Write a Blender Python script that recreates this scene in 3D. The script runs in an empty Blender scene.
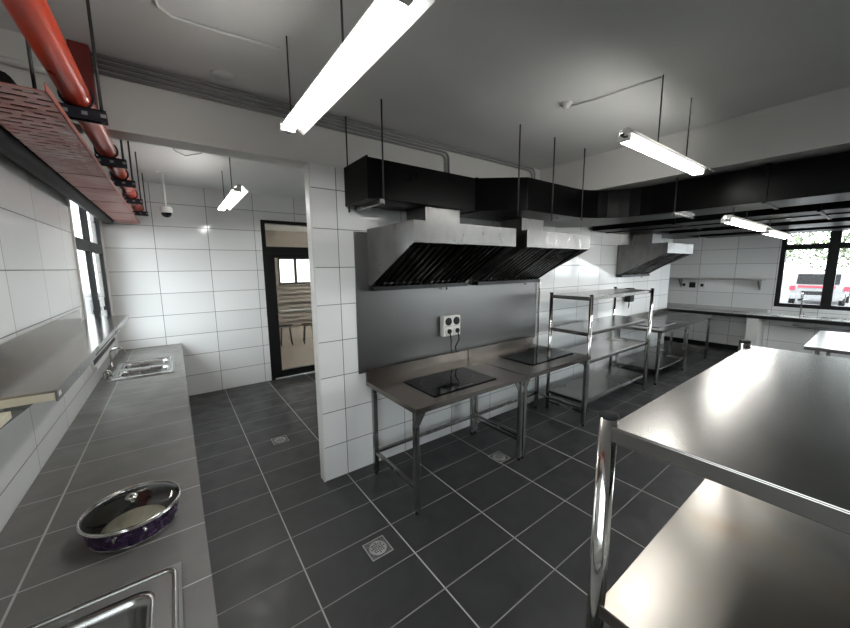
import bpy, bmesh, math, random
from mathutils import Vector, Matrix
random.seed(7)
PI = math.pi
S = bpy.context.scene
COL = S.collection

# ------------------------------------------------------------------ materials
def nt(name):
    m = bpy.data.materials.new(name); m.use_nodes = True
    t = m.node_tree; b = t.nodes['Principled BSDF']
    return m, t, b

def N(t, kind, **kw):
    n = t.nodes.new(kind)
    for k, v in kw.items(): setattr(n, k, v)
    return n

def M(t, op, a, b=None, c=None):
    n = N(t, 'ShaderNodeMath', operation=op)
    for i, v in enumerate((a, b, c)):
        if v is None: continue
        if isinstance(v, (int, float)): n.inputs[i].default_value = v
        else: t.links.new(v, n.inputs[i])
    return n.outputs[0]

def mixc(t, f, a, b):
    n = N(t, 'ShaderNodeMix', data_type='RGBA')
    if isinstance(f, (int, float)): n.inputs[0].default_value = f
    else: t.links.new(f, n.inputs[0])
    for i, v in ((6, a), (7, b)):
        if isinstance(v, tuple): n.inputs[i].default_value = (*v[:3], 1)
        else: t.links.new(v, n.inputs[i])
    return n.outputs[2]

def ramp(t, v, lo, hi, a=0.0, b=1.0):
    n = N(t, 'ShaderNodeMapRange'); n.clamp = True
    t.links.new(v, n.inputs[0])
    n.inputs[1].default_value = lo; n.inputs[2].default_value = hi
    n.inputs[3].default_value = a; n.inputs[4].default_value = b
    return n.outputs[0]

def noise(t, scale, detail=3.0, vec=None, stretch=None):
    tc = N(t, 'ShaderNodeTexCoord')
    src = vec or tc.outputs['Object']
    if stretch:
        mp = N(t, 'ShaderNodeMapping'); mp.inputs['Scale'].default_value = stretch
        t.links.new(src, mp.inputs[0]); src = mp.outputs[0]
    n = N(t, 'ShaderNodeTexNoise'); n.inputs['Scale'].default_value = scale; n.inputs['Detail'].default_value = detail
    t.links.new(src, n.inputs['Vector'])
    return n.outputs[0]

def bump(t, b, h, strength=.2, dist=.002):
    n = N(t, 'ShaderNodeBump'); n.inputs['Strength'].default_value = strength; n.inputs['Distance'].default_value = dist
    t.links.new(h, n.inputs['Height']); t.links.new(n.outputs[0], b.inputs['Normal'])

def plain(name, col, rough=.5, metal=0.0, var=0.0, scale=6, spec=None, bumps=0.0):
    m, t, b = nt(name)
    b.inputs['Base Color'].default_value = (*col, 1)
    b.inputs['Roughness'].default_value = rough; b.inputs['Metallic'].default_value = metal
    if spec is not None: b.inputs['Specular IOR Level'].default_value = spec
    if var:
        n = noise(t, scale, 4)
        f = ramp(t, n, .3, .7)
        t.links.new(mixc(t, f, tuple(c*(1-var) for c in col), tuple(min(1, c*(1+var)) for c in col)), b.inputs['Base Color'])
        t.links.new(ramp(t, n, .3, .7, max(.02, rough*(1-var)), min(1, rough*(1+var))), b.inputs['Roughness'])
    if bumps: bump(t, b, noise(t, scale*3, 3), bumps)
    return m

def tiles(name, ax, pitch, off, wid, col, grout, rough=.12, var=.05, wav=.12, mott=0.0, grout_v=None):
    m, t, b = nt(name)
    g = N(t, 'ShaderNodeNewGeometry'); s = N(t, 'ShaderNodeSeparateXYZ')
    t.links.new(g.outputs['Position'], s.inputs[0])
    masks, ids = [], []
    for i in (0, 1):
        p = s.outputs['XYZ'.index(ax[i])]
        q = M(t, 'DIVIDE', M(t, 'SUBTRACT', p, off[i]), pitch[i])
        fr = M(t, 'ABSOLUTE', M(t, 'SUBTRACT', M(t, 'FRACT', M(t, 'ADD', q, .5)), .5))
        d = M(t, 'MULTIPLY', fr, pitch[i])
        w = wid if not isinstance(wid, tuple) else wid[i]
        masks.append(ramp(t, d, w*.35, w*.65, 1, 0)); ids.append(M(t, 'FLOOR', q))
    mk = M(t, 'MAXIMUM', *masks)
    cv = N(t, 'ShaderNodeCombineXYZ'); t.links.new(ids[0], cv.inputs[0]); t.links.new(ids[1], cv.inputs[1])
    wn = N(t, 'ShaderNodeTexWhiteNoise', noise_dimensions='3D'); t.links.new(cv.outputs[0], wn.inputs['Vector'])
    base = mixc(t, wn.outputs['Value'], tuple(c*(1-var) for c in col), tuple(min(1, c*(1+var)) for c in col))
    if mott:
        nz = noise(t, 9, 6, g.outputs['Position'])
        base = mixc(t, ramp(t, nz, .35, .7, 0, mott), base, tuple(c*1.6 for c in col))
    gcol = grout
    if grout_v is not None: gcol = mixc(t, masks[1], grout, grout_v)
    t.links.new(mixc(t, mk, base, gcol), b.inputs['Base Color'])
    nz2 = noise(t, 5, 4, g.outputs['Position'])
    r = M(t, 'MULTIPLY', ramp(t, nz2, .3, .7, .8, 1.25), rough)
    t.links.new(M(t, 'MAXIMUM', r, M(t, 'MULTIPLY', mk, .8)), b.inputs['Roughness'])
    lo = noise(t, 1.7, 1, g.outputs['Position'])
    h = M(t, 'ADD', M(t, 'MULTIPLY', mk, -1), M(t, 'MULTIPLY', lo, wav*20))
    bump(t, b, h, .35, .0012)
    return m

def steel(name, col=(.56, .55, .53), rough=.28, var=.25, scale=5, stretch=(1, 1, 1), stain=None, wav=.05):
    m, t, b = nt(name)
    b.inputs['Metallic'].default_value = 1
    n = noise(t, scale, 5, None, stretch); f = ramp(t, n, .3, .7)
    c = mixc(t, f, tuple(k*(1-var*.5) for k in col), tuple(min(1, k*(1+var*.4)) for k in col))
    if stain:
        n2 = noise(t, 3.2, 8); c = mixc(t, ramp(t, n2, .45, .68, 0, .7), c, stain)
    t.links.new(c, b.inputs['Base Color'])
    t.links.new(ramp(t, n, .25, .75, rough*(1-var), rough*(1+var)), b.inputs['Roughness'])
    bump(t, b, noise(t, 2.0, 2), wav, .01)
    return m

def emit(name, col, s):
    m, t, b = nt(name)
    b.inputs['Base Color'].default_value = (*col, 1)
    b.inputs['Emission Color'].default_value = (*col, 1); b.inputs['Emission Strength'].default_value = s
    return m

def glass(name, tint=(.93, .95, .95), gl=.08, rough=0.0):
    m = bpy.data.materials.new(name); m.use_nodes = True; t = m.node_tree; t.nodes.clear()
    o = N(t, 'ShaderNodeOutputMaterial'); mx = N(t, 'ShaderNodeMixShader')
    tr = N(t, 'ShaderNodeBsdfTransparent'); tr.inputs[0].default_value = (*tint, 1)
    gs = N(t, 'ShaderNodeBsdfGlossy'); gs.inputs['Roughness'].default_value = rough
    fr = N(t, 'ShaderNodeLayerWeight'); fr.inputs[0].default_value = .5
    f = M(t, 'MAXIMUM', M(t, 'POWER', fr.outputs['Facing'], 5), gl*.5)
    t.links.new(f, mx.inputs[0]); t.links.new(tr.outputs[0], mx.inputs[1]); t.links.new(gs.outputs[0], mx.inputs[2])
    t.links.new(mx.outputs[0], o.inputs[0])
    return m

MAT = {}
MAT['wall'] = plain('wall_paint', (.70, .69, .66), .75, var=.03, scale=3)
MAT['ceil'] = plain('ceiling_paint', (.74, .74, .725), .85, var=.03, scale=2, bumps=.08)
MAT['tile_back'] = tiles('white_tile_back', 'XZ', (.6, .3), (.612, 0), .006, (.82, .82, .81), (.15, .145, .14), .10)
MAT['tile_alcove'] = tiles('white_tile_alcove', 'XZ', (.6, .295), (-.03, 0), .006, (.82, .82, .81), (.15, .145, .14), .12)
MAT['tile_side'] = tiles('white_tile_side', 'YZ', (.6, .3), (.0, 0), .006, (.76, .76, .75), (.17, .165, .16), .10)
MAT['tile_floor'] = tiles('dark_floor_tile', 'XY', (.6, .3), (0, 0), (.0075, .006), (.026, .026, .0275), (.42, .41, .395), .42, var=.12, wav=.02, mott=.35, grout_v=(.24, .236, .228))
MAT['tile_top'] = tiles('grey_counter_tile', 'XY', (.6, .3), (-.975, -.05), (.007, .005), (.125, .121, .115), (.42, .41, .395), .40, var=.05, wav=.02, mott=.3)
MAT['tile_far'] = tiles('grey_far_counter_tile', 'XY', (.6, .3), (8.35, -.05), .005, (.46, .455, .445), (.5, .5, .49), .16, var=.05, wav=.02)
MAT['steel'] = steel('brushed_steel', rough=.26)
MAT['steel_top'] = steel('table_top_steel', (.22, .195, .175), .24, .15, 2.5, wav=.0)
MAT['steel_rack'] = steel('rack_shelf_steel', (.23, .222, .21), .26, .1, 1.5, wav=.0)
MAT['steel_stain'] = steel('stained_shelf_steel', (.28, .262, .24), .30, .1, 3, stain=(.26, .205, .155), wav=.0)
MAT['steel_panel'] = steel('splash_panel_steel', (.155, .153, .15), .36, .08, 1.2, wav=.0)
MAT['steel_leg'] = steel('dark_leg_steel', (.30, .30, .29), .25, .2, 5)
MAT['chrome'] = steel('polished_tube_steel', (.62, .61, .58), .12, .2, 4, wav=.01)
MAT['hood'] = steel('hood_steel', (.185, .182, .177), .40, .5, 11, wav=.02, stretch=(1.6, 1, .5))
MAT['filter'] = steel('baffle_steel', (.03, .03, .03), .4, .3, 6)
MAT['shelf'] = steel('shelf_steel', (.26, .238, .21), .15, .15, 2, wav=.0)
MAT['sink'] = steel('sink_steel', (.42, .42, .41), .26, .15, 6, wav=.0)
MAT['sink_flange'] = steel('sink_flange_steel', (.34, .34, .335), .5, .1, 6, wav=0)
MAT['shelf_edge'] = plain('pale_shelf_steel', (.40, .385, .35), .35, .3, var=.08)
MAT['rod'] = plain('dark_rod', (.06, .06, .06), .45, .6)
MAT['strut'] = plain('black_strut', (.018, .02, .03), .45, .3, var=.2)
MAT['duct'] = plain('black_duct_paint', (.0025, .0025, .0025), .30, var=.1, scale=3, spec=.05)
MAT['black'] = plain('black_frame', (.006, .006, .006), .5, spec=.25)
MAT['blackglass'] = plain('black_hob_glass', (.003, .003, .004), .06, spec=.15)
MAT['red'] = plain('red_pipe_paint', (.56, .045, .012), .30, var=.18, scale=5)
MAT['darkred'] = plain('dark_red_paint', (.16, .018, .014), .5, var=.1)
MAT['white'] = plain('white_plastic', (.72, .71, .68), .4)
MAT['galv'] = plain('grey_conduit', (.30, .30, .30), .5, .1, var=.1)
MAT['cream'] = plain('cream_board', (.74, .69, .54), .6, var=.06)
MAT['purple'] = plain('purple_enamel', (.040, .016, .062), .25, var=.45, scale=60)
MAT['lidglass'] = glass('lid_glass', (.62, .62, .62), .24)
MAT['pane'] = glass('window_glass')
MAT['doorglass'] = glass('door_glass', (.62, .6, .57), .10)
MAT['tube'] = emit('lamp_tube', (1, .99, .96), 34)
MAT['reflector'] = plain('white_reflector', (.80, .80, .78), .35)
def translucent(name, col, f):
    m, t, b = nt(name); o = t.nodes['Material Output']
    b.inputs['Base Color'].default_value = (*col, 1); b.inputs['Roughness'].default_value = .4
    tl = N(t, 'ShaderNodeBsdfTranslucent'); tl.inputs[0].default_value = (*col, 1)
    mx = N(t, 'ShaderNodeMixShader'); mx.inputs[0].default_value = f
    t.links.new(b.outputs[0], mx.inputs[1]); t.links.new(tl.outputs[0], mx.inputs[2]); t.links.new(mx.outputs[0], o.inputs[0])
    return m
MAT['reflector'] = translucent('white_translucent_wing', (.8, .8, .78), .5)
MAT['slat'] = steel('slat_steel', (.13, .13, .125), .25, .3, 6)
MAT['rubber'] = plain('black_rubber', (.010, .010, .010), .6, spec=.2)
MAT['food'] = plain('pale_batter', (.80, .78, .58), .6, var=.15, scale=14)
MAT['drain'] = plain('drain_metal', (.10, .098, .092), .55, .2, var=.4, scale=40)
MAT['asphalt'] = plain('asphalt', (.13, .13, .13), .9, var=.1)
MAT['leaf'] = plain('leaf_green', (.075, .10, .045), .6, var=.5, scale=1.5)
MAT['bark'] = plain('bark', (.12, .09, .07), .9, var=.3)
MAT['car'] = plain('car_paint', (.17, .17, .175), .25)
MAT['taillight'] = plain('tail_lamp_red', (.55, .03, .05), .25)
MAT['beige'] = plain('beige_wall', (.55, .49, .43), .8)
MAT['beigefloor'] = plain('beige_floor', (.50, .43, .37), .5)
MAT['film'] = plain('frosted_film', (.88, .86, .83), .6)
MAT['outdoor_wall'] = plain('outdoor_wall', (.62, .60, .57), .9, var=.1, scale=.6)

def perforated():
    m = bpy.data.materials.new('perforated_red_steel'); m.use_nodes = True
    t = m.node_tree; b = t.nodes['Principled BSDF']; o = t.nodes['Material Output']
    b.inputs['Base Color'].default_value = (.46, .145, .115, 1); b.inputs['Roughness'].default_value = .33
    g = N(t, 'ShaderNodeNewGeometry'); s = N(t, 'ShaderNodeSeparateXYZ'); t.links.new(g.outputs['Position'], s.inputs[0])
    y = M(t, 'DIVIDE', s.outputs[1], .052); row = M(t, 'FLOOR', y)
    fy = M(t, 'ABSOLUTE', M(t, 'SUBTRACT', M(t, 'FRACT', y), .5))
    x = M(t, 'ADD', M(t, 'DIVIDE', s.outputs[0], .085), M(t, 'MULTIPLY', row, .5))
    fx = M(t, 'ABSOLUTE', M(t, 'SUBTRACT', M(t, 'FRACT', x), .5))
    mk = M(t, 'MULTIPLY', M(t, 'LESS_THAN', fy, .17), M(t, 'LESS_THAN', fx, .38))
    # holes only through the flat bottom sheet, over the punched length
    mk = M(t, 'MULTIPLY', mk, M(t, 'LESS_THAN', s.outputs[2], 2.3735))
    mk = M(t, 'MULTIPLY', mk, M(t, 'LESS_THAN', s.outputs[1], 1.05))
    tr = N(t, 'ShaderNodeBsdfTransparent'); mx = N(t, 'ShaderNodeMixShader')
    t.links.new(mk, mx.inputs[0]); t.links.new(b.outputs[0], mx.inputs[1]); t.links.new(tr.outputs[0], mx.inputs[2])
    t.links.new(mx.outputs[0], o.inputs[0])
    bump(t, b, noise(t, 2.6, 2), .9, .06)
    return m
MAT['perf'] = perforated()

# ------------------------------------------------------------------ mesh helpers
class MB:
    def __init__(s): s.b = bmesh.new()
    def box(s, x0, x1, y0, y1, z0, z1):
        v = [s.b.verts.new((x, y, z)) for x in (x0, x1) for y in (y0, y1) for z in (z0, z1)]
        for f in ((0,1,3,2), (4,6,7,5), (0,4,5,1), (2,3,7,6), (0,2,6,4), (1,5,7,3)):
            s.b.faces.new([v[i] for i in f])
        return s
    def prism(s, pts, axis, a, b):
        # pts: outline in the two other axes (cyclic order of xyz without axis), extruded along axis from a to b
        def mk(p, w):
            c = [0, 0, 0]; o = [i for i in range(3) if i != axis]
            c[axis] = w; c[o[0]] = p[0]; c[o[1]] = p[1]; return s.b.verts.new(c)
        A = [mk(p, a) for p in pts]; B = [mk(p, b) for p in pts]; n = len(pts)
        s.b.faces.new(A[::-1]); s.b.faces.new(B)
        for i in range(n): s.b.faces.new((A[i], A[(i+1) % n], B[(i+1) % n], B[i]))
        return s
    def quad(s, *p):
        s.b.faces.new([s.b.verts.new(q) for q in p]); return s
    def tube(s, path, r, n=10, caps=True, closed=False):
        P = [Vector(p) for p in path]; rings = []
        up = Vector((0, 0, 1)); prev = None
        for i, p in enumerate(P):
            if closed: d = P[(i+1) % len(P)] - P[i-1]
            else: d = (P[min(i+1, len(P)-1)] - P[max(i-1, 0)])
            d.normalize()
            if prev is None:
                a = d.cross(up)
                if a.length < 1e-3: a = d.cross(Vector((1, 0, 0)))
            else: a = prev - d*prev.dot(d)
            a.normalize(); prev = a; c = d.cross(a)
            rr = r[i] if isinstance(r, (list, tuple)) else r
            rings.append([s.b.verts.new(p + (a*math.cos(2*PI*k/n) + c*math.sin(2*PI*k/n))*rr) for k in range(n)])
        R = range(len(rings) if closed else len(rings)-1)
        for i in R:
            A, B = rings[i], rings[(i+1) % len(rings)]
            for k in range(n):
                f = s.b.faces.new((A[k], A[(k+1) % n], B[(k+1) % n], B[k])); f.smooth = True
        if caps and not closed: s.b.faces.new(rings[0][::-1]); s.b.faces.new(rings[-1])
        return s
    def lathe(s, prof, c=(0, 0, 0), n=32):
        rings = []
        for r, z in prof:
            if r < 1e-5: rings.append([s.b.verts.new((c[0], c[1], c[2]+z))])
            else: rings.append([s.b.verts.new((c[0]+r*math.cos(2*PI*k/n), c[1]+r*math.sin(2*PI*k/n), c[2]+z)) for k in range(n)])
        for A, B in zip(rings, rings[1:]):
            for k in range(n):
                q = [A[k % len(A)], A[(k+1) % len(A)], B[(k+1) % len(B)], B[k % len(B)]]
                q = list(dict.fromkeys(q))
                if len(q) > 2:
                    f = s.b.faces.new(q); f.smooth = True
        return s
    def loop_sheet(s, loops):
        # successive closed outlines of equal length joined by faces
        R = [[s.b.verts.new(p) for p in L] for L in loops]; n = len(R[0])
        for A, B in zip(R, R[1:]):
            for k in range(n):
                f = s.b.faces.new((A[k], A[(k+1) % n], B[(k+1) % n], B[k])); f.smooth = True
        return R
    def build(s, name, mat, parent=None, loc=None, bevel=0, smooth=False):
        bmesh.ops.recalc_face_normals(s.b, faces=s.b.faces)
        me = bpy.data.meshes.new(name); s.b.to_mesh(me); s.b.free()
        o = bpy.data.objects.new(name, me); COL.objects.link(o)
        me.materials.append(MAT[mat] if isinstance(mat, str) else mat)
        if parent: o.parent = parent
        if loc: o.location = loc
        if bevel:
            bv = o.modifiers.new('Bevel', 'BEVEL'); bv.width = bevel; bv.segments = 2; bv.limit_method = 'ANGLE'
        return o

def rrect(x0, x1, y0, y1, z, r, k=5):
    p = []
    for cx, cy, a0 in ((x1-r, y1-r, 0), (x0+r, y1-r, 90), (x0+r, y0+r, 180), (x1-r, y0+r, 270)):
        for i in range(k+1):
            a = math.radians(a0 + 90*i/k); p.append((cx+r*math.cos(a), cy+r*math.sin(a), z))
    return p

def tag(o, label, cat, group=None):
    o['label'] = label; o['category'] = cat
    if group: o['group'] = group
    return o
def thing(name, label, cat, loc=(0, 0, 0), rz=0, group=None):
    o = bpy.data.objects.new(name, None); COL.objects.link(o)
    o.location = loc; o.rotation_euler = (0, 0, rz); o.empty_display_size = .1
    return tag(o, label, cat, group)
def struct(o): o['kind'] = 'structure'; return o
def dup(root, loc, label, rz=None):
    r = root.copy(); COL.objects.link(r); r.location = loc; r['label'] = label
    if rz is not None: r.rotation_euler = (0, 0, rz)
    for ch in list(root.children):
        c = ch.copy(); COL.objects.link(c); c.parent = r
        for g in list(ch.children):
            d = g.copy(); COL.objects.link(d); d.parent = c
    return r
def arc(c, r, a0, a1, ax1, ax2, n=8):
    ax1, ax2, c = Vector(ax1), Vector(ax2), Vector(c)
    return [tuple(c + ax1*r*math.cos(math.radians(a0+(a1-a0)*i/n)) + ax2*r*math.sin(math.radians(a0+(a1-a0)*i/n))) for i in range(n+1)]

# ------------------------------------------------------------------ setting
XL, YB, YA, XF, YN = -1.12, .75, 3.85, 8.9, -4.5       # left wall, hood wall, passage end wall, far wall, wall behind
ZC, ZA = 2.95, 2.90
struct(MB().box(-1.4, 9.2, YN-.2, 4.05, -.12, 0).build('floor', 'tile_floor'))
struct(MB().box(-1.4, 9.2, YN-.2, .92, ZC, ZC+.15).box(-1.4, 9.2, .92, 4.05, ZA, ZA+.2).build('ceiling', 'ceil'))
# left wall, with the window opening
WY0, WY1, WZ0, WZ1 = 2.16, 3.62, .95, 2.52
LY0, LY1, LZ0, LZ1 = -3.2, -1.2, 1.2, 2.45
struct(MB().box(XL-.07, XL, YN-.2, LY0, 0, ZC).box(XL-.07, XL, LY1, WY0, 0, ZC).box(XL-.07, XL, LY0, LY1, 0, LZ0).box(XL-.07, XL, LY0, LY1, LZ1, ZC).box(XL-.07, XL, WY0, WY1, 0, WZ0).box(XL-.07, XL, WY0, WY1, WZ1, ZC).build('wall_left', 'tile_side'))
struct(MB().box(XL-.07, XL, WY1, YA+.15, 0, ZC).build('trim_1', 'wall'))
# hood wall: tiled up to the beam line
struct(MB().box(.41, 7.65, YB, YB+.085, 0, 2.57).build('wall_back', 'tile_back'))
struct(MB().box(XL, 7.65, YB, YB+.17, 2.57, ZC).build('beam', 'wall'))
struct(MB().box(.398, .412, YB-.003, YB+.088, 0, 2.57).build('trim_2', 'white'))
# end wall of the passage with the door opening
DX0, DX1, DZ = .66, 1.62, 2.53
struct(MB().box(XL-.07, DX0, YA, YA+.15, 0, ZC).box(DX0, DX1, YA, YA+.15, DZ, ZC).box(DX1, 2.8, YA, YA+.15, 0, ZC).build('wall_end', 'tile_alcove'))
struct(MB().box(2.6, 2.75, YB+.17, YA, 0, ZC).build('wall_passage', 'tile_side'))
# recess past the end of the hood wall, far wall with window, wall behind
struct(MB().box(7.45, 7.6, YB+.17, 2.7, 0, ZC).box(7.45, XF+.2, 2.6, 2.75, 0, ZC).build('wall_recess', 'wall'))
FY0, FY1, FZ0, FZ1 = -3.5, -.62, .97, 2.5
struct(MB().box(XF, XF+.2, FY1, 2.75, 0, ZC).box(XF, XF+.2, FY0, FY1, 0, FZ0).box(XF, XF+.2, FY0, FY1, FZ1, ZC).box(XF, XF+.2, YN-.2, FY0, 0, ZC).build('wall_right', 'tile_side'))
NZ0, NZ1, NX0, NX1 = 1.0, 2.4, 4.6, 8.2
struct(MB().box(-1.4, NX0, YN-.2, YN, 0, ZC).box(NX1, 9.2, YN-.2, YN, 0, ZC).box(NX0, NX1, YN-.2, YN, 0, NZ0).box(NX0, NX1, YN-.2, YN, NZ1, ZC).build('wall_front', 'wall'))
struct(MB().box(3.22, 3.6, YN, YB, 2.59, ZC).build('beam.001', 'wall'))
struct(MB().box(XF-.02, XF, -4.4, 2.55, 0, .10).build('baseboard_right', 'black'))

def window(idx, outer, ax, mull, transoms, depth, fw=.06):
    # outer: (a0,a1,z0,z1) in the wall plane, ax: wall axis ('X' = plane x const), depth=(d0,d1)
    a0, a1, z0, z1 = outer
    def bx(mb, u0, u1, w0, w1, e=0):
        d0, d1 = depth[0]-e, depth[1]+e
        if ax == 'X': mb.box(d0, d1, u0, u1, w0, w1)
        else: mb.box(u0, u1, d0, d1, w0, w1)
    f = MB()
    bx(f, a0, a0+fw, z0, z1); bx(f, a1-fw, a1, z0, z1); bx(f, a0+fw, a1-fw, z0, z0+fw); bx(f, a0+fw, a1-fw, z1-fw, z1)
    for m, w in mull: bx(f, m-w/2, m+w/2, z0+fw, z1-fw, .004)
    for tz, w in transoms: bx(f, a0+fw, a1-fw, tz-w/2, tz+w/2, .002)
    w = f.build('window_%d' % idx, 'black'); w['kind'] = 'structure'
    p = MB(); c = (depth[0]+depth[1])/2
    if ax == 'X': p.box(c-.003, c+.003, a0+fw*.5, a1-fw*.5, z0+fw*.5, z1-fw*.5)
    else: p.box(a0+fw*.5, a1-fw*.5, c-.003, c+.003, z0+fw*.5, z1-fw*.5)
    p.build('window_pane', 'pane', w)
    return w
w1 = window(1, (WY0, WY1, WZ0, WZ1), 'X', ((2.84, .09),), ((2.03, .10),), (XL-.03, XL+.004), .06)
for y in (2.78, 3.18):
    MB().box(XL-.0, XL+.022, y-.012, y+.012, 1.36, 1.40).box(XL+.012, XL+.024, y-.008, y+.008, 1.38, 1.50).build('window_handle', 'black', w1)
struct(MB().box(XL-.02, XL+.03, WY0, WY1, WZ0-.03, WZ0).box(XL-.02, XL+.012, WY0-.03, WY0, WZ0-.03, WZ1).build('trim_3', 'white'))
window(2, (FY0, FY1, FZ0, FZ1), 'X', ((-1.275, .13), (-2.1, .13), (-2.85, .13)), ((2.10, .10),), (XF+.03, XF+.11), .07)

window(5, (NX0, NX1, NZ0, NZ1), 'Y', ((5.8, .08), (7.0, .08)), (), (YN-.12, YN-.06))  # added window behind the camera, out of view, lets daylight onto the far area
window(6, (LY0, LY1, LZ0, LZ1), 'X', ((-2.2, .08),), (), (XL-.065, XL-.01))  # added window beside the camera, out of view, brings daylight to the front rack
# glazed door at the end of the passage
d = MB().box(DX0, DX0+.06, YA-.01, YA+.1, 0, DZ).box(DX1-.06, DX1, YA-.01, YA+.1, 0, DZ).box(DX0+.06, DX1-.06, YA-.01, YA+.1, DZ-.05, DZ).box(DX0+.06, DX1-.06, YA-.01, YA+.1, 2.03, 2.13).build('door_1', 'black')
d['kind'] = 'structure'
MB().box(DX0+.06, DX0+.17, YA+.01, YA+.06, .02, 2.03).box(DX1-.17, DX1-.06, YA+.01, YA+.06, .02, 2.03).box(DX0+.17, DX1-.17, YA+.01, YA+.06, .02, .13).box(DX0+.17, DX1-.17, YA+.01, YA+.06, 1.96, 2.03).build('door_leaf', 'black', d)
MB().box(DX0+.16, DX1-.16, YA+.03, YA+.036, .12, 1.97).box(DX0+.06, DX1-.06, YA+.05, YA+.056, 2.13, DZ-.05).build('glass', 'doorglass', d)
st = MB()
zz = 1.52; 
for h, g in ((.02, .05), (.018, .05), (.03, .04), (.02, .05), (.045, .045), (.02, .05), (.03, .05), (.02, .045), (.035, .05), (.02, .05)):
    st.box(DX0+.18, DX1-.18, YA+.0365, YA+.0372, zz-h, zz); zz -= h+g
st.build('frosted_stripe', 'film', d)

# dining room seen through the door
struct(MB().box(-.5, 4.0, YA+.15, 9.2, -.12, -.001).build('floor.001', 'beigefloor'))
struct(MB().box(-.5, 4.0, YA+.15, 9.2, 2.9, 3.0).build('ceiling.001', 'ceil'))
struct(MB().box(-.6, -.5, YA+.15, 9.2, 0, 2.9).box(4.0, 4.1, YA+.15, 4.6, 0, 2.9).box(4.0, 4.1, 8.8, 9.2, 0, 2.9).box(4.0, 4.1, 4.6, 8.8, 0, .5).box(4.0, 4.1, 4.6, 8.8, 2.5, 2.9)
       .box(-.5, 2.08, 9.0, 9.2, 0, 2.9).box(3.2, 4.0, 9.0, 9.2, 0, 2.9).box(2.08, 3.2, 9.0, 9.2, 0, 1.3).box(2.08, 3.2, 9.0, 9.2, 2.12, 2.9).build('wall_dining', 'beige'))
window(3, (2.08, 3.2, 1.3, 2.12), 'Y', ((2.6, .07),), (), (9.03, 9.09))
window(4, (4.6, 8.8, .5, 2.5), 'X', ((5.65, .07), (6.7, .07), (7.75, .07)), (), (4.02, 4.08))  # unseen side glazing, added to brighten the dining room behind the door
def stool(loc, label):
    t = thing('stool', label, 'stool', loc, 0, 'stools in the dining room')
    MB().lathe([(0, .44), (.16, .44), (.165, .455), (.16, .47), (0, .47)], n=20).build('seat', 'black', t)
    for a in range(4):
        c, s_ = math.cos(a*PI/2+.6), math.sin(a*PI/2+.6)
        MB().tube([(c*.12, s_*.12, .44), (c*.17, s_*.17, 0)], .012, 8).build('leg', 'black', t)
    return t
st0 = stool((1.55, 6.4, 0), 'dark stool seen through the glass door, in front of the dining table')
dup(st0, (2.05, 6.3, 0), 'second dark stool seen through the glass door, nearer the hinge side')
t = thing('dining_table', 'long dark dining table seen through the glass door', 'table', (1.9, 7.1, 0))
MB().box(-.9, .9, -.35, .35, .71, .75).build('tabletop', 'steel_leg', t, bevel=.004)
for sx in (-.82, .82):
    for sy in (-.28, .28): MB().box(sx-.025, sx+.025, sy-.025, sy+.025, 0, .71).build('leg', 'black', t)

# ------------------------------------------------------------------ left counter
CX, CZ = -.465, .775
def slab_with_holes(xs, ys, holes, z0, z1):
    """Slab over the grid lines xs, ys, leaving out cells whose centre lies in a hole."""
    mb = MB()
    for x0, x1 in zip(xs, xs[1:]):
        for y0, y1 in zip(ys, ys[1:]):
            cx, cy = (x0+x1)/2, (y0+y1)/2
            if any(h[0] < cx < h[1] and h[2] < cy < h[3] for h in holes): continue
            mb.box(x0, x1, y0, y1, z0, z1)
    bmesh.ops.remove_doubles(mb.b, verts=mb.b.verts, dist=1e-5)
    return mb
t = thing('tiled_counter', 'long grey tiled counter along the left wall carrying two sinks', 'counter', (0, 0, 0))
h1 = (-1.03, -.565, -1.43, -.55); h2 = (-1.03, -.57, 2.27, 2.97)
slab_with_holes([XL+.002, h1[0], -.57, -.565, CX], [-4.2, h1[2], h1[3], h2[2], h2[3], YA-.002], [(h1[0], h1[1], h1[2], h1[3]), (h2[0], -.57, h2[2], h2[3])], CZ-.07, CZ).build('worktop', 'tile_top', t)
MB().box(CX-.05, CX-.03, -4.2, YA-.002, 0, CZ-.07).build('front_panel', 'tile_side', t)

def sink(name, label, x0, x1, y0, y1, bowls, depth):
    t = thing(name, label, 'sink', (0, 0, CZ))
    hx = sorted({x0, x1} | {b[0] for b in bowls} | {b[1] for b in bowls}); hy = sorted({y0, y1} | {b[2] for b in bowls} | {b[3] for b in bowls})
    slab_with_holes(hx, hy, bowls, .0005, .006).build('flange', 'sink_flange', t)
    MB().tube(rrect(x0+.018, x1-.018, y0+.018, y1-.018, .0055, .03), .009, 8, closed=True).build('bead', 'sink', t)
    for b in bowls:
        m = MB(); e = .045
        L = [(b[0]-.004, b[1]+.004, b[2]-.004, b[3]+.004)]
        loops = [rrect(b[0]-.012, b[1]+.012, b[2]-.012, b[3]+.012, .0065, .055), rrect(b[0]+.006, b[1]-.006, b[2]+.006, b[3]-.006, .004, .05), rrect(b[0]+.012, b[1]-.012, b[2]+.012, b[3]-.012, -.02, .05),
                 rrect(b[0]+.022, b[1]-.022, b[2]+.022, b[3]-.022, -depth+.03, .05), rrect(b[0]+.05, b[1]-.05, b[2]+.05, b[3]-.05, -depth, .04)]
        R = m.loop_sheet(loops); m.b.faces.new(R[-1])
        bo = m.build('bowl', 'sink', t)
        sd = bo.modifiers.new('Solidify', 'SOLIDIFY'); sd.thickness = .002; sd.offset = -1
        cx, cy = (b[0]+b[1])/2, (b[2]+b[3])/2
        MB().lathe([(0, .004), (.03, .004), (.04, .001), (.04, -.002)], (cx, cy, -depth), 20).build('drain', 'drain', t)
    return t
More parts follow.
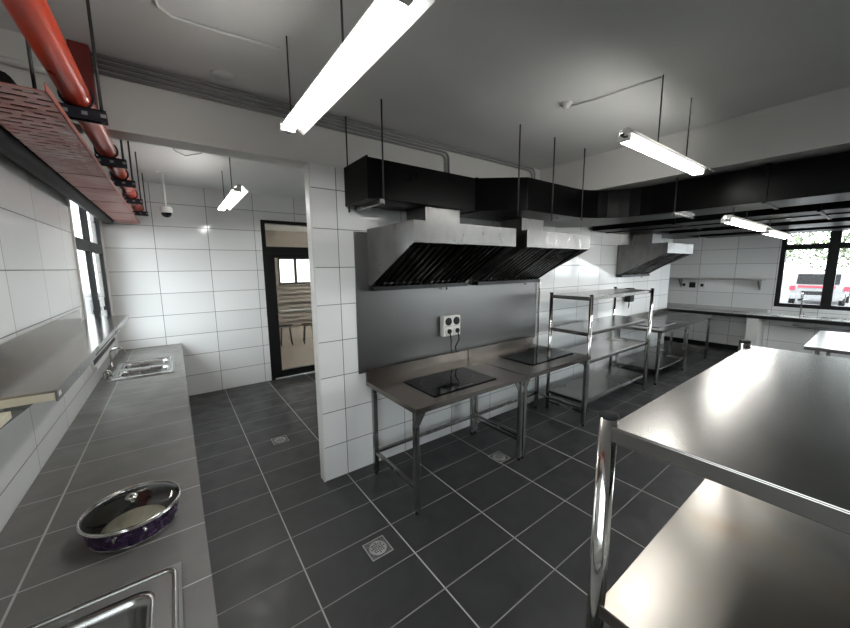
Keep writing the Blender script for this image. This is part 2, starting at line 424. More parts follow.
sink('kitchen_sink', 'near steel sink let into the counter in front of the purple pot', -1.045, -.546, -1.45, -.53, [(-1.0, -.625, -1.36, -.605)], .17)
sink('double_sink', 'steel double sink at the passage end of the tiled counter', -1.055, -.55, 2.24, 3.0, [(-.985, -.605, 2.34, 2.59), (-.985, -.605, 2.68, 2.93)], .16)

def faucet(name, label, loc, rz, h, reach, mat='sink'):
    t = thing(name, label, 'faucet', loc, rz)
    MB().lathe([(.024, 0), (.024, .012), (.015, .02), (.013, .06), (0, .06)], n=16).build('base', mat, t)
    p = [(0, 0, .03), (0, 0, h-reach/2)] + arc((reach/2, 0, h-reach/2), reach/2, 180, 10, (1, 0, 0), (0, 0, 1), 12)[1:] + [(reach, 0, h-reach/2-.04)]
    MB().tube(p, .010, 10).build('spout', mat, t)
    MB().lathe([(.014, 0), (.014, .03), (0, .03)], (0, .045, .02), 12).box(-.006, .006, .02, .05, .02, .03).build('handle', mat, t)
    return t
faucet('faucet', 'chrome swan neck faucet arching over the far double sink', (-1.085, 2.87, CZ), 0, .20, .12)
faucet('faucet', 'short chrome faucet at the near corner of the double sink', (-1.085, 2.42, CZ), -.3, .07, .05)

# purple pot with glass lid
PC = (-.690, -.212, CZ)
t = thing('cooking_pot', 'purple round cooking pot with a glass lid on the tiled counter', 'pot', PC)
t.scale = (1, 1, 1.05)
MB().lathe([(0, .002), (.122, .002), (.132, .006), (.140, .02), (.150, .078), (.151, .084), (.147, .084), (.137, .022), (.12, .008), (0, .008)], n=56).build('pot_body', 'purple', t)
MB().lathe([(.151, .080), (.158, .082), (.1585, .087), (.155, .090), (.147, .089), (.148, .081)], n=56).build('rim', 'chrome', t)
MB().lathe([(.1315, .004), (.1345, .008), (.1375, .013), (.1358, .0135), (.133, .008)], n=56).build('base_band', 'chrome', t)
MB().lathe([(0, .0085), (.098, .0085), (.102, .020), (.08, .032), (.03, .036), (0, .037)], n=36).build('contents', 'food', t)
lid = MB().lathe([(.153, .090), (.148, .094), (.125, .100), (.09, .106), (.05, .109), (.012, .110)], n=56).build('lid', 'lidglass', t)
MB().lathe([(.157, .088), (.1585, .092), (.155, .0945), (.151, .094), (.151, .090)], n=56).build('lid_band', 'chrome', lid)
MB().lathe([(.012, .109), (.010, .115), (.019, .121), (.021, .127), (.014, .132), (0, .133)], n=24).build('knob', 'chrome', lid)
MB().lathe([(0, .0083), (.1365, .0225), (.1465, .0838), (.1455, .0838), (.135, .023), (.119, .0086), (0, .0084)], n=48).build('lining', 'black', t)
for s_ in (-1, 1):
    h = arc((0, s_*.151, .060), .045, 180, 360, (1, 0, 0), (0, s_*.55, -.35), 10)
    MB().tube([(h[0][0], s_*.146, .066)] + h + [(h[-1][0], s_*.146, .066)], .0055, 8).build('handle', 'chrome', t)

# steel shelf on the left wall
t = thing('wall_shelf', 'long steel wall shelf above the tiled counter, running up to the window', 'shelf', (0, 0, 0))
MB().box(XL+.002, -.852, -.2, 2.28, 1.372, 1.38).box(XL+.001, XL+.012, -.2, 1.95, 1.38, 1.48).build('shelf_board', 'shelf', t)
lp = MB()
lp.box(-.852, -.846, -.2, 2.28, 1.338, 1.381)
lp.build('front_lip', 'steel_leg', t)
MB().box(XL+.005, -.853, -.203, 2.2, 1.345, 1.372).build('core_board', 'cream', t)
MB().box(-.846, -.845, -.185, -.155, 1.352, 1.368).build('end_clip', 'white', t)
MB().box(-.8462, -.8448, .55, 1.55, 1.348, 1.354).build('slot', 'black', t)
for y in (.1, 1.1, 2.0): MB().prism([(XL+.002, 1.345), (-.88, 1.345), (-.9, 1.33), (XL+.002, 1.15)], 1, y-.01, y+.01).build('bracket', 'steel_leg', t)
tag(MB().box(XL+.002, -.955, -1.1, -.21, 1.31, 1.335).build('shelf_board', 'cream', bevel=.003), 'cream board fixed to the left wall just before the steel shelf', 'shelf')

# ------------------------------------------------------------------ red pipe and tray
tag(MB().tube([(-.735, y, 2.512) for y in (-2.6, -1, .3, 1.4, 2.5, 3.70)], .046, 24).build('fire_pipe', 'red'), 'glossy red pipe running high along the left wall', 'pipe')
t = thing('cable_tray', 'perforated red cable tray hung against the left wall under the red pipe', 'cable tray', (0, 0, 0))
pr = MB(); TX0, TX1, TZ = -.976, -.757, 2.37
pr.box(TX0, TX1, -.22, 3.80, TZ, TZ+.003)
pr.build('tray_floor', 'perf', t)
MB().box(TX1-.003, TX1, -.22, 3.80, TZ, TZ+.028).box(TX0, TX0+.003, -.22, 3.80, TZ, TZ+.05).build('side_rail', 'perf', t)
for y0, ph in ((1.06, 0), (1.5, 1), (2.1, 0), (2.8, 1), (3.5, 0)):
    MB().box(TX0, TX1, y0, y0+.006, TZ-.002, TZ).build('joint_strip', 'darkred', t)
for i, x in enumerate((-.93, -.87)):
    tag(MB().tube([(x, y, TZ+.033) for y in (-.15, .3, 1.5, 3.7)], .029, 12).build('cable', 'rubber'),
        ('thick black cable in the red tray, on the wall side', 'thick black cable in the red tray, on the pipe side')[i], 'cable', 'cables in the red tray')
tag(MB().tube([(-1.05, y, 2.40) for y in (-1.2, .3, 1.5, 3.75)], .06, 16).build('insulated_pipe', 'rubber'), 'thick black insulated pipe between the red tray and the left wall', 'pipe')
places = ('nearest the camera end of the red pipe', 'just in front of the painted beam', 'first one past the painted beam', 'over the passage window', 'last one before the passage end wall')
for i, y in enumerate((.17, .97, 1.60, 2.45, 3.35)):
    zc = ZC if y < .75 else ZA
    t = thing('pipe_hanger', 'black perforated strut hanger under the red pipe, ' + places[i], 'hanger', (0, y, 2.466), 0, 'strut hangers under the red pipe')
    st = MB().box(-.865, -.648, -.022, .022, -.004, 0).box(-.865, -.648, -.022, -.018, -.045, 0).box(-.865, -.648, .018, .022, -.045, 0)
    so = st.build('strut', 'strut', t)
    for k in range(4):
        x = -.84 + .058*k; MB().box(x, x+.018, -.0226, -.0221, -.030, -.016).build('slot', 'galv', so)
    MB().tube([(-.662, 0, -.05), (-.662, 0, zc-2.466)], .006, 8).build('rod', 'rod', t)
    MB().tube([(-.852, 0, -.06), (-.852, 0, zc-2.466)], .006, 8).build('rod', 'rod', t)
    MB().tube([(-.735+.051*math.cos(a), 0, .046+.051*math.sin(a)) for a in [2*PI*k/20 for k in range(21)]], .005, 6).build('clamp', 'strut', t)
tag(MB().box(-.805, -.725, .665, .748, 2.58, 2.945).build('trunking', 'darkred', bevel=.004), 'dark red vertical trunking on the beam where the grey conduits end', 'trunking')
tag(MB().tube([(XL+.005, .725, 2.80), (-.806, .725, 2.79)], .018, 12).build('conduit', 'white'), 'white pipe along the beam between left wall and red trunking', 'pipe')

# conduits on the beam
cl = ('topmost grey conduit on the beam, bending down by the far black duct', 'second grey conduit from the top on the beam', 'third grey conduit from the top, bending down over the near hood', 'lowest grey conduit on the beam, bending down over the near hood')
for i, (z, xe) in enumerate(((2.932, 3.10), (2.905, 3.05), (2.878, 1.76), (2.851, 1.72))):
    r = .06
    p = [(-.724, .735, z), (.5, .735, z), (xe-r, .735, z)] + arc((xe-r, .735, z-r), r, 90, 0, (1, 0, 0), (0, 0, 1), 6)[1:] + [(xe, .735, 2.58)]
    tag(MB().tube(p, .0105, 10).build('conduit', 'galv'), cl[i], 'conduit', 'grey conduits on the beam')

# ceiling bits
def smoke(loc, label, r=.05):
    t = thing('smoke_detector', label, 'smoke detector', loc)
    MB().lathe([(0, -.012), (r, -.012), (r, 0), (0, 0)], n=24).build('base', 'white', t)
    MB().lathe([(r*.6, -.012), (r*.55, -.035), (r*.3, -.042), (0, -.042)], n=24).build('sensor', 'white', t)
smoke((1.90, -.40, ZC), 'small white smoke detector on the main ceiling with a conduit running from it', .038)
smoke((.77, 2.13, ZA), 'round white smoke detector on the passage ceiling')
tag(MB().lathe([(0, -.006), (.055, -.006), (.06, 0), (0, 0)], (-.134, .60, ZC), 24).build('cover_plate', 'white'), 'flat round cover plate on the ceiling by the beam', 'cover plate')
tag(MB().tube([(-.44, -.4, ZC-.008), (-.445, .05, ZC-.008), (-.43, .13, ZC-.008), (-.38, .17, ZC-.008), (-.25, .165, ZC-.008), (.08, .13, ZC-.008)], .007, 8).build('conduit', 'white'), 'thin white ceiling conduit feeding the big near tube light', 'conduit')
tag(MB().tube([(1.95, -.41, ZC-.008), (2.0, -.55, ZC-.008), (2.05, -.94, ZC-.008)], .006, 8).build('conduit', 'white'), 'thin white ceiling conduit from smoke detector to the hanging tube light', 'conduit')
tag(MB().tube([(-.40, 2.0, ZA-.004), (-.36, 2.1, ZA-.03), (-.28, 2.15, ZA-.045), (-.17, 2.05, ZA-.03), (-.08, 1.9, ZA-.004)], .005, 8).build('cable', 'galv'), 'thin grey cable sagging from the passage ceiling', 'cable')

# dome camera
t = thing('security_camera', 'white dome security camera on a drop pole in the passage', 'camera', (-.475, 3.16, ZA))
MB().box(-.055, .055, -.03, .03, -.015, 0).build('mount_plate', 'white', t)
MB().tube([(0, 0, -.01), (0, 0, -.40)], .012, 10).build('pole', 'white', t)
MB().lathe([(0, -.38), (.05, -.385), (.062, -.40), (.062, -.44), (.055, -.455), (0, -.455)], n=28).build('housing', 'white', t)
MB().lathe([(.052, -.455), (.046, -.48), (.028, -.50), (0, -.507)], n=28).build('dome', 'blackglass', t)
MB().lathe([(0, 0), (.02, 0), (.02, .015), (0, .015)], (.02, -.045, -.49), 16).build('lens', 'black', t)

# ------------------------------------------------------------------ tube lights
def tube_light(label, loc, rz, L, rods, ztop, wing=1):
    t = thing('tube_light', label, 'tube light', loc, rz, 'hanging tube lights')
    t.scale = (1, .82, .82); ztop = loc[2] + (ztop-loc[2])/.82
    # reflector trough along local x, open downwards; tubes hang below its spine
    g = wing
    prof = [(-.052*g, .012), (-.030*g, .05), (.020*g, .05), (.090*g, -.004), (.092*g, .0), (.022*g, .056), (-.033*g, .056), (-.056*g, .014)]
    MB().prism(prof, 0, 0, L).build('reflector', 'reflector', t)
    MB().prism([(-.028, .049), (-.028, .024), (.018, .024), (.018, .049)], 0, .01, L-.01).build('housing', 'white', t)
    for y in (-.046*g, .004*g):
        MB().tube([(.05, y, .0), (L-.05, y, .0)], .0135, 14).build('tube', 'tube', t)
    for x in (.02, L-.045):
        MB().prism([(-.062*g, .022), (-.062*g, -.016), (.022*g, -.016), (.022*g, .022)], 0, x, x+.025).build('end_cap', 'white', t)
    MB().box(-.03, .02, -.012, .012, .0, .012).build('wire_stub', 'rod', t)
    for x in rods:
        MB().tube([(x, 0, .058), (x, 0, ztop-loc[2])], .005, 8).build('rod', 'rod', t)
    return t
tube_light('large glowing tube light hanging over the aisle beside the tiled counter', (.085, .07, 2.515), -PI/2, 1.16, (.05, .72), ZC)
tube_light('glowing tube light hanging in the middle of the main ceiling', (1.60, -.95, 2.50), 0, 1.32, (.45, .95), ZC, -1)
tube_light('small glowing tube light hanging in the passage by the door', (.075, 2.95, 2.50), -PI/2, 1.3, (.22, .85), ZA)
tube_light('glowing tube light under the black ducts, nearer of the two', (3.32, -1.045, 2.16), 0, 1.4, (.15, .6), 2.2835, -1)
tube_light('glowing tube light under the black ducts, nearer the window', (4.87, -1.045, 2.14), 0, 1.4, (.1, 1.2), 2.2835, -1)

# ------------------------------------------------------------------ black ducts
ZD0, ZD1 = 2.283, 2.562
pl = [(.677, .335), (1.72, .335), (2.08, .05), (2.85, .05)]
pl += [(2.85+.5*math.sin(a), -.45+.5*math.cos(a)) for a in [PI/2*k/8 for k in range(1, 9)]]
pl += [(3.35, -4.4), (3.85, -4.4), (3.85, .45), (3.6, .70), (.677, .70)]
t = thing('exhaust_duct', 'big black exhaust duct above the two near hoods, turning along the beam', 'duct', (0, 0, 0))
MB().prism(pl, 2, ZD0, ZD1).build('duct_body', 'duct', t, bevel=.004)
fl = MB().box(.670, .680, .328, .717, ZD0-.007, ZD1+.007); fl.build('end_plate', 'duct', t)
for y in (-1.25, -2.45, -3.6): MB().box(3.338, 3.862, y-.012, y+.012, ZD0-.012, ZD1+.012).build('flange', 'duct', t)
for x, y0 in ((1.74, .325),): MB().box(x-.008, x+.008, y0, .718, ZD0-.006, ZD1+.006).build('flange', 'duct', t)
t = thing('exhaust_duct', 'wide black duct running along the ceiling beyond the beam', 'duct', (0, 0, 0))
MB().box(4.42, 5.38, -4.4, .70, ZD0, ZD1).build('duct_body', 'duct', t, bevel=.004)
for x in (4.84,): MB().box(x-.015, x+.015, -4.4, .70, ZD0-.012, ZD0).build('seam', 'duct', t)
for y in (-.3, -1.45, -2.6): MB().box(4.408, 5.392, y-.012, y+.012, ZD0-.012, ZD1+.012).build('flange', 'duct', t)
t = thing('exhaust_duct', 'black duct along the ceiling closest to the far window', 'duct', (0, 0, 0))
MB().box(5.95, 6.65, -4.4, .25, ZD0, ZD1).build('duct_body', 'duct', t, bevel=.004)
for y in (-.8, -2.0): MB().box(5.938, 6.662, y-.012, y+.012, ZD0-.012, ZD1+.012).build('flange', 'duct', t)
t = thing('exhaust_duct', 'black duct crossing above the far hood', 'duct', (0, 0, 0))
MB().box(5.385, 7.4, .255, .66, ZD0, ZD1).build('duct_body', 'duct', t, bevel=.004)
t = thing('exhaust_duct', 'narrow black duct end above the far window counter', 'duct', (0, 0, 0))
MB().box(7.2, 7.75, -4.4, .2, ZD0, ZD1).build('duct_body', 'duct', t, bevel=.004)
for y in (-3.2, -1.4, 0): MB().tube([(7.475, y, ZD1), (7.475, y, ZC)], .006, 8).build('hanger_rod', 'rod', t)

def hanger(label, pts, bar, ztop):
    t = thing('duct_hanger', label, 'hanger', (0, 0, 0), 0, 'duct hanger rods')
    for p in pts: MB().tube([(p[0], p[1], p[2]), (p[0], p[1], ztop)], .006, 8).build('rod', 'rod', t)
    if bar:
        (x0, y0), (x1, y1) = bar
        MB().box(x0-.02, x1+.02, y0, y1, ZD0-.034, ZD0-.002).build('bar', 'steel_leg', t)
hanger('steel hanger bar and rod at the free end of the near black duct', [(.79, .315, ZD0-.05), (.70, .713, ZD0-.05)], ((.77, .30), (.77, .72)), ZC)
hanger('thin hanger rod in front of the black duct between the two near hoods', [(1.93, .03, 2.22)], None, ZC)
hanger('thin hanger rod in front of the black duct over the second near hood', [(2.42, .03, 2.21)], None, ZC)
hanger('thin hanger rod by the bend of the black duct', [(2.935, .03, 2.25)], None, ZC)
t = thing('duct_hanger', 'hanger rod and bright strut under the turned black duct', 'hanger', (0, 0, 0), 0, 'duct hanger rods')
MB().tube([(3.335, -.65, 2.24), (3.335, -.65, 2.59)], .006, 8).build('rod', 'rod', t)
MB().box(3.31, 3.84, -.662, -.638, ZD0-.022, ZD0-.002).build('bar', 'steel_leg', t)

# ------------------------------------------------------------------ hoods
def hood(label, x, L=1.07):
    t = thing('range_hood', label, 'range hood', (x, .05, 1.60), 0, 'range hoods on the tiled wall')
    D, H, lip = .685, .515, .15
    # side plates
    side = [(0, H), (0, H-lip), (D, .02), (D, H)]
    MB().prism(side, 0, 0, .012).build('side_panel', 'hood', t); MB().prism(side, 0, L-.012, L).build('side_panel', 'hood', t)
    MB().box(.0, L, -.006, 0, H-lip, H).build('front_lip', 'hood', t)
    MB().box(.012, L-.012, 0, D, H-.008, H).box(.012, L-.012, D-.006, D, .02, H-.008).build('shell', 'hood', t)
    MB().box(.012, L-.012, .0, .05, H-lip, H-lip+.012).build('front_ledge', 'filter', t)
    MB().prism([(D-.09, .0), (D, .0), (D, .05), (D-.09, .035)], 0, .0, L).build('gutter', 'filter', t)
    n = 2; w = (L-.05)/n
    ax = Vector((0, .05, H-lip+.01)); bx_ = Vector((0, D-.08, .035)); dv = (bx_-ax); ln = dv.length; dv.normalize(); nv = Vector((0, -dv.z, dv.y))
    for k in range(n):
        m = MB(); x0 = .025+k*w
        def slat(xa, xb, off, th):
            vs = []
            for q in (0, ln):
                for xx, o_ in ((xa, off), (xb, off), (xb, off+th), (xa, off+th)):
                    vs.append(m.b.verts.new(Vector((xx, 0, 0)) + ax + dv*q + nv*o_))
            for f in ((0,1,2,3), (7,6,5,4), (0,4,5,1), (1,5,6,2), (2,6,7,3), (3,7,4,0)): m.b.faces.new([vs[i] for i in f])
        slat(x0+.002, x0+.022, 0, .03); slat(x0+w-.022, x0+w-.002, 0, .03)
        slat(x0+.02, x0+w-.02, .04, .004)
        c = 7
        fo = m.build('baffle_filter', 'filter', t)
        m = MB(); p = (w-.05)/c
        for j in range(c): slat(x0+.03+j*p, x0+.03+j*p+p*.42, .004, .012)
        m.build('slat', 'slat', fo)
    MB().lathe([(0, -.03), (.008, -.03), (.012, -.01), (.012, .005), (0, .005)], (L*.78, D-.05, .0), 12).build('grease_drain', 'steel', t)
    nx = L/2; 
    MB().box(nx-.185, nx+.185, .33, .61, H, 2.2825-1.60).build('duct_neck', 'hood', t)
    return t
h0 = hood('steel range hood nearest the pillar, over the near hob table', .862)
dup(h0, (2.085, .05, 1.60), 'second steel range hood, over the hob table beside the rack')
dup(h0, (5.32, .05, 1.60), 'far steel range hood over the tables by the wall end')

# splash panel, outlet, cables
tag(MB().box(.745, 3.225, .738, .749, .88, 2.09).build('splash_panel', 'steel_panel', bevel=.002), 'large grey steel splash panel on the tiled wall behind the hobs', 'panel')
tag(MB().tube([(3.255, .722, .0), (3.255, .722, 1.585), (3.235, .722, 1.60)], .013, 10).build('water_pipe', 'chrome'), 'thin bright vertical pipe at the far edge of the splash panel', 'pipe')
t = thing('power_outlet', 'white switch and socket box on the steel splash panel', 'outlet', (1.645, .738, 1.10))
MB().box(0, .225, -.06, 0, 0, .205).build('box', 'white', t, bevel=.006)
for x in (.062, .168):
    m = MB(); m.tube([(x, -.06, .150), (x, -.068, .150)], .040, 20); m.build('socket', 'black', t)
    m = MB(); m.tube([(x, -.06, .052), (x, -.072, .052)], .040, 20); m.build('collar', 'white', t)
    m = MB(); m.tube([(x, -.072, .052), (x, -.085, .052)], .024, 16); m.build('plug', 'rubber', t)
    MB().box(x-.045, x+.045, -.0615, -.059, .098, .103).build('groove', 'galv', t)
for i, x in enumerate((.062, .168)):
    tag(MB().tube([(1.645+x, .655, 1.15), (1.645+x+.01, .645, 1.06), (1.735+.06*i, .67, .98), (1.75+.06*i, .675, .93), (1.75+.07*i, .676, .915)], .006, 8).build('cable', 'rubber'),
        ('black hob cable hanging from the pillar-side plug', 'black hob cable hanging from the rack-side plug')[i], 'cable')

# ------------------------------------------------------------------ tables
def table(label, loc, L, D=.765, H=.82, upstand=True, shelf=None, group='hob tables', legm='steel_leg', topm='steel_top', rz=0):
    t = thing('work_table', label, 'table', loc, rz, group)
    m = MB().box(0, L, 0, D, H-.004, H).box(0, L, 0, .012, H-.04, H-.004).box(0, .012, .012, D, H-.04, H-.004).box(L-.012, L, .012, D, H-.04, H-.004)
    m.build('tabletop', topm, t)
    if upstand: MB().box(0, L, D-.018, D, H, H+.095).build('upstand', topm, t, bevel=.002)
    a = .019
    for x in (.02, L-.02):
        for y in (.035, D-.11):
            g = MB().box(x-a, x+a, y-a, y+a, .03, H-.004).build('leg', legm, t, bevel=.004)
            MB().lathe([(0, 0), (.016, 0), (.016, .03), (0, .03)], (x, y, 0), 12).build('foot', 'rubber', g)
            if y < .1:
                q = [(x+a*(1 if x < L/2 else -1), H-.05), (x+(.09 if x < L/2 else -.09), H-.05), (x+a*(1 if x < L/2 else -1), H-.16)]
                MB().prism(q, 1, y-.004, y+.004).box(min(x, q[1][0]), max(x, q[1][0]), y-.012, y+.012, H-.05, H-.04).build('gusset', legm, g)
    r = .013
    for x in (.02, L-.02): MB().box(x-r, x+r, .05, D-.12, .19, .216).build('rail', legm, t)
    MB().box(.03, L-.03, D-.12, D-.094, .19, .216).build('rail', legm, t)
    if shelf: MB().box(.005, L-.005, .03, D-.05, shelf-.025, shelf).build('undershelf', 'steel_rack', t, bevel=.003)
    return t
table('steel hob table nearest the pillar, below the first range hood', (.79, -.06, 0), 1.20)
table('steel hob table beside the steel rack, below the second range hood', (2.0, -.06, 0), 1.115)
def hob(label, x0, x1, y0, y1, z):
    t = thing('induction_hob', label, 'hob', ((x0+x1)/2, (y0+y1)/2, z), 0, 'black glass hobs')
    a, b = (x1-x0)/2, (y1-y0)/2
    MB().box(-a, a, -b, b, .0005, .008).build('glass_plate', 'blackglass', t, bevel=.002)
    for sx in (-.5, .5):
        MB().tube([(sx*a+.1*math.cos(k*PI/16), .03+.1*math.sin(k*PI/16), .0083) for k in range(32)], .0008, 4, closed=True).build('ring_mark', 'rod', t)
    MB().box(-.08, .08, -b+.02, -b+.035, .008, .0085).build('control_strip', 'rod', t)
hob('black glass hob on the table nearest the pillar', 1.03, 1.72, .045, .48, .82)
hob('black glass hob on the table beside the steel rack', 2.31, 3.04, .10, .55, .82)
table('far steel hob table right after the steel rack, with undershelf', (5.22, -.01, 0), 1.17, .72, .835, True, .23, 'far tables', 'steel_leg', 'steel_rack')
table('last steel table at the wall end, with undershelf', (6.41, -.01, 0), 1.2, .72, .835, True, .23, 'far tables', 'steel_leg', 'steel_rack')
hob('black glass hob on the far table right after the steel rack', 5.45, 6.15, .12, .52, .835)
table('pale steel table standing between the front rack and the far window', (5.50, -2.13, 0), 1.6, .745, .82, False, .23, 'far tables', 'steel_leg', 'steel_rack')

# ------------------------------------------------------------------ racks
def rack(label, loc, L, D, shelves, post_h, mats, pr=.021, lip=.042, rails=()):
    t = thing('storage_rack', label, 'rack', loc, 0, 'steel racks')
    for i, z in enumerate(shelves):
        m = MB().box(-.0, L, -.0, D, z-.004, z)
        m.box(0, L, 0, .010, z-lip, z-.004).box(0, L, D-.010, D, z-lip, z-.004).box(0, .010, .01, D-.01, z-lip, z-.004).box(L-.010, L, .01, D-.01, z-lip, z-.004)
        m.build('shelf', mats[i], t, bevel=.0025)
    for x in (.018, L-.018):
        for y in (-.012, D+.012):
            p = MB().tube([(x, y, .02), (x, y, post_h-.008)], pr, 24).build('post', 'chrome', t)
            MB().lathe([(0, post_h), (pr*.85, post_h), (pr*1.03, post_h-.004), (pr*1.03, post_h-.012), (0, post_h-.012)], (x, y, 0), 24).build('cap', 'rubber', p)
            MB().lathe([(0, 0), (pr*.8, 0), (pr*.8, .02), (0, .02)], (x, y, 0), 16).build('foot', 'rubber', p)
    for x in rails: MB().box(x-.012, x+.012, .0, D, .085, .11).build('rail', 'steel_leg', t)
    return t
rack('tall four-shelf steel rack against the tiled wall after the hob tables', (3.19, .03, 0), 1.66, .47, (1.45, 1.05, .72, .25), 1.475, ['steel_rack']*4, rails=(.03, 1.62))
rack('large steel rack in front with a wide top shelf and black capped post', (.452, -1.987, 0), 1.55, .50, (1.36, .80, .25), 1.388, ['steel_rack', 'steel_stain', 'steel_rack'], pr=.0245, lip=.045)

# socket with hanging plug above the rack
t = thing('power_outlet', 'black plug and socket on the tiled wall behind the steel rack', 'outlet', (5.72, .75, 1.27))
MB().box(-.06, .06, -.03, 0, -.06, .06).build('plate', 'white', t, bevel=.004)
MB().box(-.10, .06, -.13, -.03, -.09, .14).build('plug', 'rubber', t, bevel=.012)
MB().tube([(-.02, -.08, -.06), (-.05, -.09, -.14), (-.03, -.08, -.2), (.03, -.07, -.15), (.03, -.06, -.06)], .006, 8).build('cord', 'rubber', t)

# ------------------------------------------------------------------ far wall
t = thing('far_counter', 'grey counter along the far wall below the window', 'counter', (0, 0, 0))
MB().box(8.30, XF-.001, -4.3, 2.5, .77, .835).build('worktop', 'tile_far', t)
MB().box(8.296, 8.30, -4.3, 2.5, .772, .833).build('front_edge', 'black', t)
MB().box(XF-.02, XF-.001, -.55, 2.5, .835, .90).build('upstand', 'tile_far', t)
for y in (-.45, -3.2): MB().box(8.33, 8.88, y-.085, y+.085, 0, .77).build('support', 'wall', t)
t = thing('wall_shelf', 'narrow steel shelf on the far wall beside the window', 'shelf', (0, 0, 0))
MB().box(8.60, XF-.001, -.47, 2.0, 1.475, 1.50).build('shelf_board', 'shelf_edge', t, bevel=.003)
for y in (-.40, .9): MB().prism([(XF-.001, 1.475), (8.66, 1.475), (8.68, 1.455), (XF-.03, 1.28), (XF-.001, 1.28)], 1, y-.012, y+.012).build('bracket', 'steel_leg', t)
for i, (y, m_, l) in enumerate(((.85, 'white', 'white socket below the far shelf, nearest the wall end'), (.70, 'black', 'black socket below the far shelf, the middle of three'), (.52, 'white', 'white socket below the far shelf, nearest the window'))):
    t = thing('power_outlet', l, 'outlet', (XF, y, 1.34), 0, 'sockets below the far shelf')
    MB().box(-.03, 0, -.055, .055, -.06, .06).build('plate', m_, t, bevel=.004)
    MB().box(-.045, -.03, -.028, .028, -.03, .03).build('socket', 'black', t, bevel=.004)
faucet('faucet', 'thin chrome faucet on the far counter in front of the window', (8.78, -1.0, .835), PI, .42, .16)
t = thing('wash_basin', 'shallow steel basin let onto the far counter below the window', 'sink', (8.53, -1.15, .835))
MB().tube(rrect(-.2, .2, -.45, .45, .006, .04), .008, 8, closed=True).build('rim', 'sink', t)
MB().box(-.195, .195, -.445, .445, .001, .004).build('flange', 'sink', t)
tag(MB().tube([(8.55, -.95, .69), (8.6, -1.15, .66), (8.6, -1.6, .66), (8.8, -1.9, .5)], .025, 10).build('waste_pipe', 'galv'), 'grey waste pipe under the far counter by the basin', 'pipe')

# floor drains
def drain(label, x, y, s=.075):
    t = thing('floor_drain', label, 'drain', (x, y, 0), 0, 'floor drains')
    MB().box(-s, s, -s, s, .0004, .002).build('plate', 'drain', t)
    m = MB()
    for k in range(4): m.box(-s if k < 2 else (-s if k == 2 else s-.006), (s if k < 2 else (-s+.006 if k == 2 else s)), (-s if k == 0 else (s-.006 if k == 1 else -s)), (-s+.006 if k == 0 else (s if k == 1 else s)), .002, .004)
    m.build('frame', 'galv', t)
    g = MB().lathe([(.057, .002), (.057, .004), (0, .004)], n=28).build('grate', 'galv', t)
    h = MB()
    for i in range(-3, 4):
        for j in range(-3, 4):
            if i*i+j*j < 10: h.box(i*.014-.004, i*.014+.004, j*.014-.004, j*.014+.004, .0041, .0046)
    h.build('hole', 'black', g)
drain('square floor drain in the open aisle in front of the hob tables', .43, -.125)
drain('square floor drain in the passage floor before the glass door', .277, 1.735)
drain('square floor drain in the shade under the hob tables', 1.86, .115)

# ------------------------------------------------------------------ outdoors
struct(MB().box(9.1, 70, -40, 40, -.5, -.25).box(-40, -1.4, -40, 40, -.5, -.25).box(-1.4, 9.1, -40, YN-.2, -.5, -.25).box(-1.4, 9.1, 9.2, 40, -.5, -.25).build('ground', 'asphalt'))
t = thing('car', 'pale car with red tail lamps parked outside the far window', 'car', (24.0, .1, -.25), 0)
prof = [(0, .35), (.02, .95), (.25, 1.0), (.55, 1.55), (1.0, 1.68), (2.4, 1.66), (3.1, 1.10), (4.2, .95), (4.35, .6), (4.3, .3)]
cb = MB().prism(prof, 1, -.88, .88).build('body', 'car', t, bevel=.08)
MB().prism([(.235, 1.06), (.53, 1.52), (.515, 1.525), (.215, 1.06)], 1, -.68, .68).build('rear_window', 'blackglass', t)
for s_ in (-1, 1):
    MB().prism([(.7, 1.1), (.9, 1.55), (2.3, 1.55), (2.8, 1.1)], 1, s_*.885-.004, s_*.885+.004).build('side_window', 'blackglass', t)
    MB().box(-.03, .1, s_*.86-.19, s_*.86+.02, .75, .98).build('tail_lamp', 'taillight', t, bevel=.02)
    for x in (.75, 3.5): MB().tube([(x, s_*.72, .31), (x, s_*.90, .31)], .31, 24).build('wheel', 'rubber', t)
MB().box(-.03, .03, -.6, .6, .9, .99).build('tail_strip', 'taillight', t)
MB().box(-.05, .05, -.86, .86, .32, .55).build('bumper', 'car', t, bevel=.03)
MB().box(-.06, .0, -.45, .45, .55, .72).build('plate_recess', 'black', t)
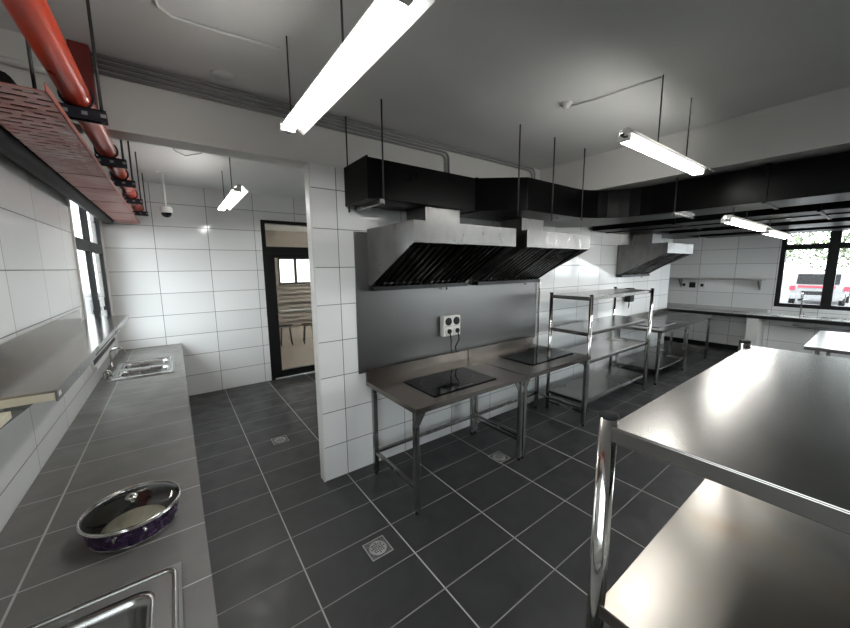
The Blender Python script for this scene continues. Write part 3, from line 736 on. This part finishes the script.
def tree(label, loc, h, r, n, seed, lean=0):
    rnd = random.Random(seed)
    t = thing('tree', label, 'tree', loc, 0, 'trees outside the windows')
    tr = MB().tube([(0, 0, -.1), (.05, lean*.3, h*.4), (0, lean, h*.85)], [.14, .10, .04], 10)
    for k in range(5):
        a = rnd.uniform(0, 2*PI); tr.tube([(0, lean*.5, h*(.35+.08*k)), (math.cos(a)*r*.6, lean+math.sin(a)*r*.6, h*(.55+.1*k))], [.05, .02], 6)
    tr.build('trunk', 'bark', t)
    m = MB()
    for k in range(n):
        a = rnd.uniform(0, 2*PI); u = rnd.uniform(-1, 1); q = r*rnd.uniform(.3, 1)**.5
        c = Vector((math.cos(a)*q*math.sqrt(1-u*u), lean+math.sin(a)*q*math.sqrt(1-u*u), h*.68+u*q*.9))
        e1 = Vector((rnd.gauss(0, 1), rnd.gauss(0, 1), rnd.gauss(0, 1))).normalized(); e2 = e1.orthogonal().normalized()
        s1, s2 = rnd.uniform(.10, .2), rnd.uniform(.05, .09)
        m.quad(c-e1*s1, c-e2*s2, c+e1*s1, c+e2*s2)
    m.build('crown', 'leaf', t)
tree('leafy tree outside the far window, left of the parked car', (25, 2.9, -.25), 4.5, 1.9, 1500, 3)
tree('loose tree outside the far window, behind the parked car', (32, .2, -.25), 6.0, 2.8, 1600, 5)
tree('tree outside the window beside the double sink', (-7.5, 6.0, -.25), 4.5, 1.8, 1000, 8)

# ------------------------------------------------------------------ light, camera
w = bpy.data.worlds.new('World'); S.world = w; w.use_nodes = True
bg = w.node_tree.nodes['Background']; bg.inputs[0].default_value = (.93, .97, 1.0, 1); bg.inputs[1].default_value = 6.5

yaw, pitch, roll = 6.34042778e-01, -1.37910514e-01, -9.41236891e-03
f = Vector((math.sin(yaw)*math.cos(pitch), math.cos(yaw)*math.cos(pitch), math.sin(pitch)))
r = Vector((math.cos(yaw), -math.sin(yaw), 0)); u = r.cross(f)
c, s_ = math.cos(roll), math.sin(roll)
R, U = c*r + s_*u, -s_*r + c*u
cam = bpy.data.cameras.new('Camera'); co = bpy.data.objects.new('Camera', cam); COL.objects.link(co)
cam.sensor_fit = 'HORIZONTAL'; cam.sensor_width = 36; cam.lens = 36*340.2515/850; cam.clip_start = .02; cam.clip_end = 300
co.matrix_world = Matrix(((R.x, U.x, -f.x, -.480938), (R.y, U.y, -f.y, -1.901398), (R.z, U.z, -f.z, 1.797965), (0, 0, 0, 1)))
S.camera = co
S.view_settings.view_transform = 'Standard'; S.view_settings.look = 'None'
S.view_settings.exposure = 0.8; S.view_settings.gamma = 1; S.view_settings.use_curve_mapping = False
S.cycles.use_denoising = True
S.cycles.max_bounces = 8; S.cycles.transparent_max_bounces = 12
S.cycles.sample_clamp_indirect = 6; S.cycles.caustics_reflective = False; S.cycles.caustics_refractive = False
